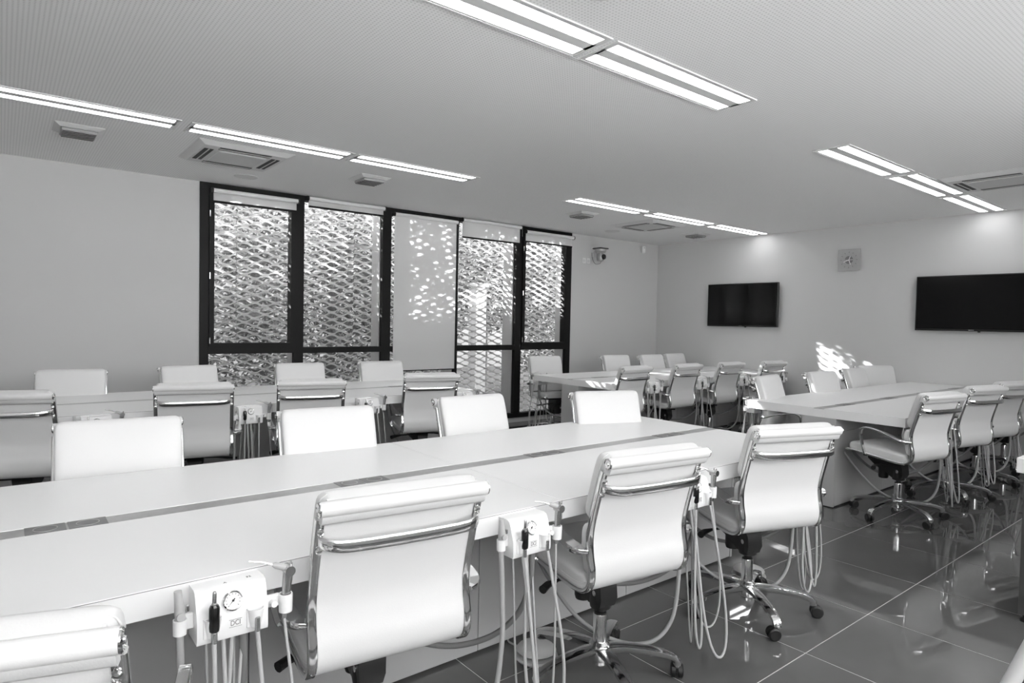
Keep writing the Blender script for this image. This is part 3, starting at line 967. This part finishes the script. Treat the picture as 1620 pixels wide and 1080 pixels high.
farside = {'N': [(.38, 3.02, -6), (1.22, 2.92, -6), (2.11, 3.00, 0), (2.99, 2.78, -20)],
           'C': [(.416, 5.85, -8), (1.25, 5.95, 4), (2.19, 5.91, -8), (3.01, 5.88, -7)],
           'B': [(5.35, 6.03, -15), (6.5, 5.88, -8), (7.15, 5.80, -2), (7.80, 5.90, 2)],
           'D': [(5.27, 2.98, 8), (6.26, 2.98, -5), (7.15, 3.06, 2), (7.90, 3.15, -30)]}
tn_ = {'N': 'foreground table', 'C': 'back left table', 'B': 'back right table', 'D': 'right table by televisions'}
BASE = {('N', 2): 31, ('N', 3): 20, ('D', 0): 24}
for k in 'NCBD':
    for i, (m_, x, y, a) in enumerate(front[k]):
        if m_:
            f = fwdv(a, 1)
            x, y = x + f[0] * .285, y + f[1] * .285
        place_chair(x, y, a, 'chair seen from behind, near side of the %s, %s from left' % (tn_[k], ordn[i]), base=BASE.get((k, i)))
    for i, (x, y, a) in enumerate(farside[k]):
        f = fwdv(a, -1)
        place_chair(x + f[0] * .25, y + f[1] * .25, a, 'chair facing camera across the %s, %s from left' % (tn_[k], ordn[i]), -1)

# ------------------------------------------------------------------ dental delivery unit
unit_me = {}
def U(name, mb, m_, **kw):
    if name not in unit_me:
        unit_me[name] = mb().mesh(name.split(':')[0], m_, **kw)
    return unit_me[name]
def delivery_unit(x, y, label, seed, rz=0.0, numbers=None, loops=True):
    t = thing('dental_unit', label, 'dental unit', (x, y, 0), rz, 'dental hose units clamped to the tables')
    rnd = random.Random(seed)
    def part(name, fn, m_, parent=t, **kw):
        return obj(name.split(':')[0], U(name, fn, m_, **kw), parent)
    body = part('body', lambda: MB().prism([(-.0005, .737), (-.044, .738), (-.056, .733), (-.062, .722), (-.079, .672), (-.080, .630), (-.077, .622), (-.0005, .622)], -.078, .078), M['white'], angle=25)
    part('clamp', lambda: MB().box(-.03, .03, -.03, .05, .655, .676).box(-.03, .03, -.004, -.0006, .66, .72), M['white'], smooth=False)
    # gauge on the sloping face
    def gz(z):
        return -.062 - (.722 - z) / .05 * .017
    g = obj('gauge', None, t)
    g.location = (.0, gz(.704) - .001, .704)
    g.rotation_euler = (math.radians(-19), 0, 0)
    obj('gauge_rim', U('gauge_rim', lambda: MB().lathe([(.0195, .004), (.0225, .002), (.0225, -.006), (.020, -.009), (.0185, -.0085), (.0185, -.004)], 32, (0, 0, 0), 'y', cap=False), M['chrome']), g)
    obj('dial', U('dial', lambda: MB().lathe([(.0186, -.0045), (.0186, -.001)], 32, (0, 0, 0), 'y'), M['dial']), g)
    def ticks():
        mb = MB()
        for k in range(11):
            a = math.radians(225 - 27 * k)
            c, s_ = math.cos(a), math.sin(a)
            mb.prism([(c * .0135 - s_ * .0006, s_ * .0135 + c * .0006), (c * .0135 + s_ * .0006, s_ * .0135 - c * .0006), (c * .0165 + s_ * .0006, s_ * .0165 - c * .0006), (c * .0165 - s_ * .0006, s_ * .0165 + c * .0006)], -.0052, -.0044, 'y')
        return mb
    obj('scale_marks', U('scale_marks', ticks, M['inkd'], smooth=False), g)
    def needle():
        a = math.radians(225)
        c, s_ = math.cos(a), math.sin(a)
        return MB().prism([(-c * .006 - s_ * .0014, -s_ * .006 + c * .0014), (-c * .006 + s_ * .0014, -s_ * .006 - c * .0014), (c * .014, s_ * .014)], -.0060, -.0052, 'y').lathe([(.0028, -.0068), (.0028, -.005)], 12, (0, 0, 0), 'y')
    obj('needle', U('needle', needle, M['inkd'], smooth=False), g)
    # logo
    text('logo_lettering', 'DCI', .017, M['ink'], t, (.004, -.0803, .655), (math.radians(90), 0, 0), .0003, .8)
    part('logo_rule', lambda: MB().box(-.010, .018, -.0806, -.0796, .6632, .6638).box(-.010, .018, -.0806, -.0796, .6462, .6468), M['ink'], smooth=False)
    if numbers:
        text('number', numbers, .012, M['ink'], t, (.045, -.035, .7385), (0, 0, 0), .0003)
        text('letter', 'A', .011, M['ink'], t, (-.010, -.040, .7385), (0, 0, 0), .0003)
    # holder cups on the front
    def cup():
        vs, fs = [], []
        n = 14
        for (z, r, th) in ((.680, .019, .0025), (.660, .016, .0025), (.638, .012, .0025)):
            for k in range(n + 1):
                a = PI + PI * (k / n) * 1.0
                for rr in (r, r - th):
                    vs.append((rr * math.cos(a), rr * math.sin(a) * 1.1 - .082, z))
        m2 = (n + 1) * 2
        for j in range(2):
            for k in range(n):
                b = j * m2 + k * 2
                fs += [(b, b + 2, b + 2 + m2, b + m2), (b + 1, b + 1 + m2, b + 3 + m2, b + 3)]
        for k in range(n):
            b = k * 2
            fs.append((b, b + 1, b + 3, b + 2))
            b = 2 * m2 + k * 2
            fs.append((b, b + 2, b + 3, b + 1))
        for j in range(2):
            for b in (j * m2, j * m2 + n * 2):
                fs.append((b, b + m2, b + 1 + m2, b + 1))
        return MB().add(vs, fs).box(-.019, .019, -.083, -.0775, .636, .680)
    for dx in (-.046, .048):
        c = part('holder_cup', cup, M['white'])
        c.location = (dx, 0, 0)
    # black handpiece motor with steel nose
    hp = part('handpiece', lambda: MB().lathe([(.006, .652), (.0105, .656), (.0115, .664), (.0115, .708), (.009, .714)], 18, (-.046, -.096, 0)), M['blackgloss'])
    part('handpiece_nose', lambda: MB().lathe([(.0065, .712), (.0065, .718), (.0048, .720), (.0048, .741), (.0035, .745), (.002, .745)], 14, (-.046, -.096, 0)), M['metal'], hp)
    part('hose_sleeve', lambda: MB().lathe([(.0068, .628), (.0072, .652), (.005, .655)], 14, (-.046, -.096, 0)), M['metal'])
    part('hose_sleeve:b', lambda: MB().lathe([(.0062, .630), (.0066, .662), (.004, .665)], 14, (.048, -.097, 0)), M['metal'])
    # suction valve on the left
    sv = part('suction_valve', lambda: MB().tube([(-.108, -.055, .648), (-.108, -.057, .68), (-.109, -.060, .700), (-.112, -.062, .728), (-.114, -.063, .752)], [.009, .0095, .0115, .0092, .0082], 16).lathe([(.009, -.076), (.009, -.068), (.006, -.066)], 14, (-.109, 0, .696), 'y'), M['hosew'])
    part('valve_lever', lambda: MB().bbox(-.098, -.090, -.066, -.058, .700, .716, .002), M['metal'], sv)
    part('side_holder', lambda: MB().bbox(-.1045, -.078, -.052, -.040, .655, .690, .002).lathe([(.0140, .650), (.0145, .684), (.0120, .684), (.0115, .650)], 16, (-.108, -.055, 0), cap=False), M['white'])
    # air-water syringe on the right
    sh = part('syringe_holder', lambda: MB().bbox(.078, .118, -.050, -.036, .655, .684, .003).lathe([(.016, .640), (.017, .684), (.0135, .684), (.0125, .640)], 16, (.128, -.055, 0), cap=False).lathe([(.008, -.066), (.008, -.048)], 12, (.098, 0, .668), 'y'), M['white'])
    sy = part('syringe', lambda: MB().tube([(.124, -.055, .625), (.126, -.055, .655), (.129, -.055, .69), (.132, -.055, .718), (.134, -.055, .738)], [.007, .009, .0105, .012, .0125], 16).lathe([(.0125, -.072), (.0125, -.040)], 16, (.134, 0, .742), 'y'), M['metal'])
    part('syringe_barrel', lambda: MB().tube([(.134, -.056, .745), (.118, -.052, .752), (.104, -.048, .757), (.098, -.046, .759)], [.008, .0085, .0075, .004], 12), M['hosew'], sy)
    part('syringe_tip', lambda: MB().tube([(.100, -.047, .758), (.075, -.040, .768), (.046, -.033, .774)], [.0032, .0026, .0018], 8), M['metal'], sy)
    part('syringe_button', lambda: MB().lathe([(.003, .752), (.003, .760)], 8, (.139, -.062, 0)).lathe([(.003, .752), (.003, .760)], 8, (.141, -.050, 0)), M['metal'], sy)
    # hoses
    j = lambda s_: rnd.uniform(-s_, s_)
    def hose(pts, r, m_, name='hose', n=6, sides=7):
        MB().tube(catmull(pts, n), r, sides).build(name, M[m_], t, angle=80)
    def drop(x0, y0, z0, x1, y1, z1, zb, w_, yo, r, m_, name='hose'):
        """hose hanging in a long loop from (x0, y0, z0) down to zb and back up"""
        pts = []
        n = 30
        for k in range(n + 1):
            u = k / n
            sn = math.sin(PI * u)
            top = z0 + (z1 - z0) * u
            pts.append((x0 + (x1 - x0) * u + w_ * math.sin(2 * PI * u) * (.6 + .4 * sn), y0 + (y1 - y0) * u - yo * sn, zb + (top - zb) * (1 - sn ** 1.05)))
        MB().tube(pts, r, 7).build(name, M[m_], t, angle=80)
    z_ = lambda: .018 + abs(j(.10))
    drop(-.046, -.096, .634, -.015, -.045, .625, z_(), -.035 + j(.035), .03 + abs(j(.08)), .0055, 'hosew')
    drop(.048, -.097, .634, .006, -.045, .625, z_(), .04 + j(.04), .03 + abs(j(.09)), .0055, 'hosew')
    drop(.124, -.055, .630, .032, -.035, .625, z_(), .03 + j(.05), .02 + abs(j(.06)), .0040, 'hosew')
    drop(-.052, -.045, .625, .012, -.035, .625, z_(), -.03 + j(.03), .03 + abs(j(.04)), .0036, 'hose')
    hose([(-.108, -.055, .650), (-.106, -.062, .52), (-.110, -.070, .36), (-.135, -.060, .19), (-.20, -.01, .10), (-.28, .10, .085), (-.35, .24, .14), (-.40, .37, .27), (-.43, .485, .42)], .0085, 'hose', 'suction_hose')
    hose([(.030, -.045, .625), (.034, -.030, .50), (.022, .02, .38), (-.03, .10, .29), (-.12, .20, .245), (-.22, .30, .26), (-.29, .39, .33), (-.33, .485, .44)], .0098, 'hosed', 'supply_hose', 7, 9)
    return t

ulab = {'N': 'foreground table', 'C': 'back left table', 'B': 'back right table', 'D': 'right table'}
UX = {'N': (.418, 1.325, 2.215, 3.105), 'C': (.452, 1.352, 2.25, 3.155), 'B': (5.50, 6.36, 7.23, 8.13), 'D': (5.50, 6.36, 7.23, 8.10)}
sd = 0
for k in 'NCBD':
    for i, x in enumerate(UX[k]):
        sd += 1
        delivery_unit(x, T[k][2], 'dental hose unit on near edge of the %s, %s from left' % (ulab[k], ordn[i]), sd, 0, '32' if (k == 'N' and i == 0) else None)
delivery_unit(5.03, T['B'][3], 'dental hose unit on window side of the back right table', 40, PI)
delivery_unit(5.10, T['D'][3], 'dental hose unit with sunlit hoses below far corner of right table', 41, PI)

# ------------------------------------------------------------------ foot pedals
def foot_pedal(x, y, rz, label):
    t = thing('foot_pedal', label, 'foot pedal', (x, y, 0), rz, 'dental foot pedals on the floor')
    MB().lathe([(.085, 0), (.09, .008), (.085, .016), (.06, .02)], 28).build('base_plate', M['greytube'], t)
    MB().lathe([(.078, .030), (.082, .034), (.074, .044), (.045, .054), (.01, .057)], 28).build('disc', M['greytube'], t)
    MB().lathe([(.02, .018), (.02, .032)], 16).build('spring_post', M['black'], t)
    MB().tube(catmull([(0, .085, .015), (.03, .16, .008), (.12, .20, .008), (.2, .17, .010)], 5), .004, 6).build('air_line', M['hose'], t)
foot_pedal(1.70, 1.93, .3, 'grey round foot pedal on the floor behind third foreground chair base')
foot_pedal(3.19, 1.88, 1.2, 'grey round foot pedal on the floor behind fourth foreground chair base')
foot_pedal(5.35, 5.95, 2.2, 'round foot pedal under far side of the back right table')

# ------------------------------------------------------------------ desk and stand at the right edge
dk = thing('teacher_desk', 'white topped desk with charcoal side panel at right edge', 'desk', (3.735, -.80, 0))
MB().bbox(0, 1.0, 0, 1.652, .700, .770, .0015).build('desktop', M['table'], dk)
MB().bbox(.012, .050, .03, 1.625, .032, .700, .001).build('side_panel', M['deskdark'], dk)
MB().bbox(.95, .988, .03, 1.625, .032, .700, .001).build('side_panel', M['deskdark'], dk)
MB().bbox(.050, .95, .10, .118, .25, .700, .001).build('modesty_panel', M['deskdark'], dk)
for (a, b) in ((.031, 1.60), (.031, .06), (.969, 1.60), (.969, .06)):
    MB().lathe([(.022, 0), (.022, .012), (.012, .018), (.012, .033)], 16, (a, b, 0)).build('foot', M['black'], dk)

st = thing('tripod_stand', 'pale grey tubular tripod stand cut by the bottom right corner', 'tripod', (1.70, .18, 0))
for k in range(3):
    ca, sa = math.cos(2 * PI * k / 3), math.sin(2 * PI * k / 3)
    dx, dy = -.54 * ca - .366 * sa, -.54 * sa + .366 * ca
    lg = MB().tube([(dx, dy, .0), (dx * .03, dy * .03, 1.165)], .0135, 14).build('leg', M['greytube'], st)
    MB().lathe([(.018, 0), (.018, .03), (.014, .04)], 12, (dx, dy, 0)).build('rubber_foot', M['black'], lg)
    MB().tube([(dx * .36, dy * .36, .752), (dx * .03, dy * .03, .86)], .004, 8).build('brace', M['metal'], st)
MB().lathe([(.012, .70), (.012, 1.45)], 14).build('column', M['metal'], st)
MB().lathe([(.030, 1.13), (.034, 1.14), (.034, 1.19), (.022, 1.21)], 18).build('collar', M['black'], st)

# ------------------------------------------------------------------ done
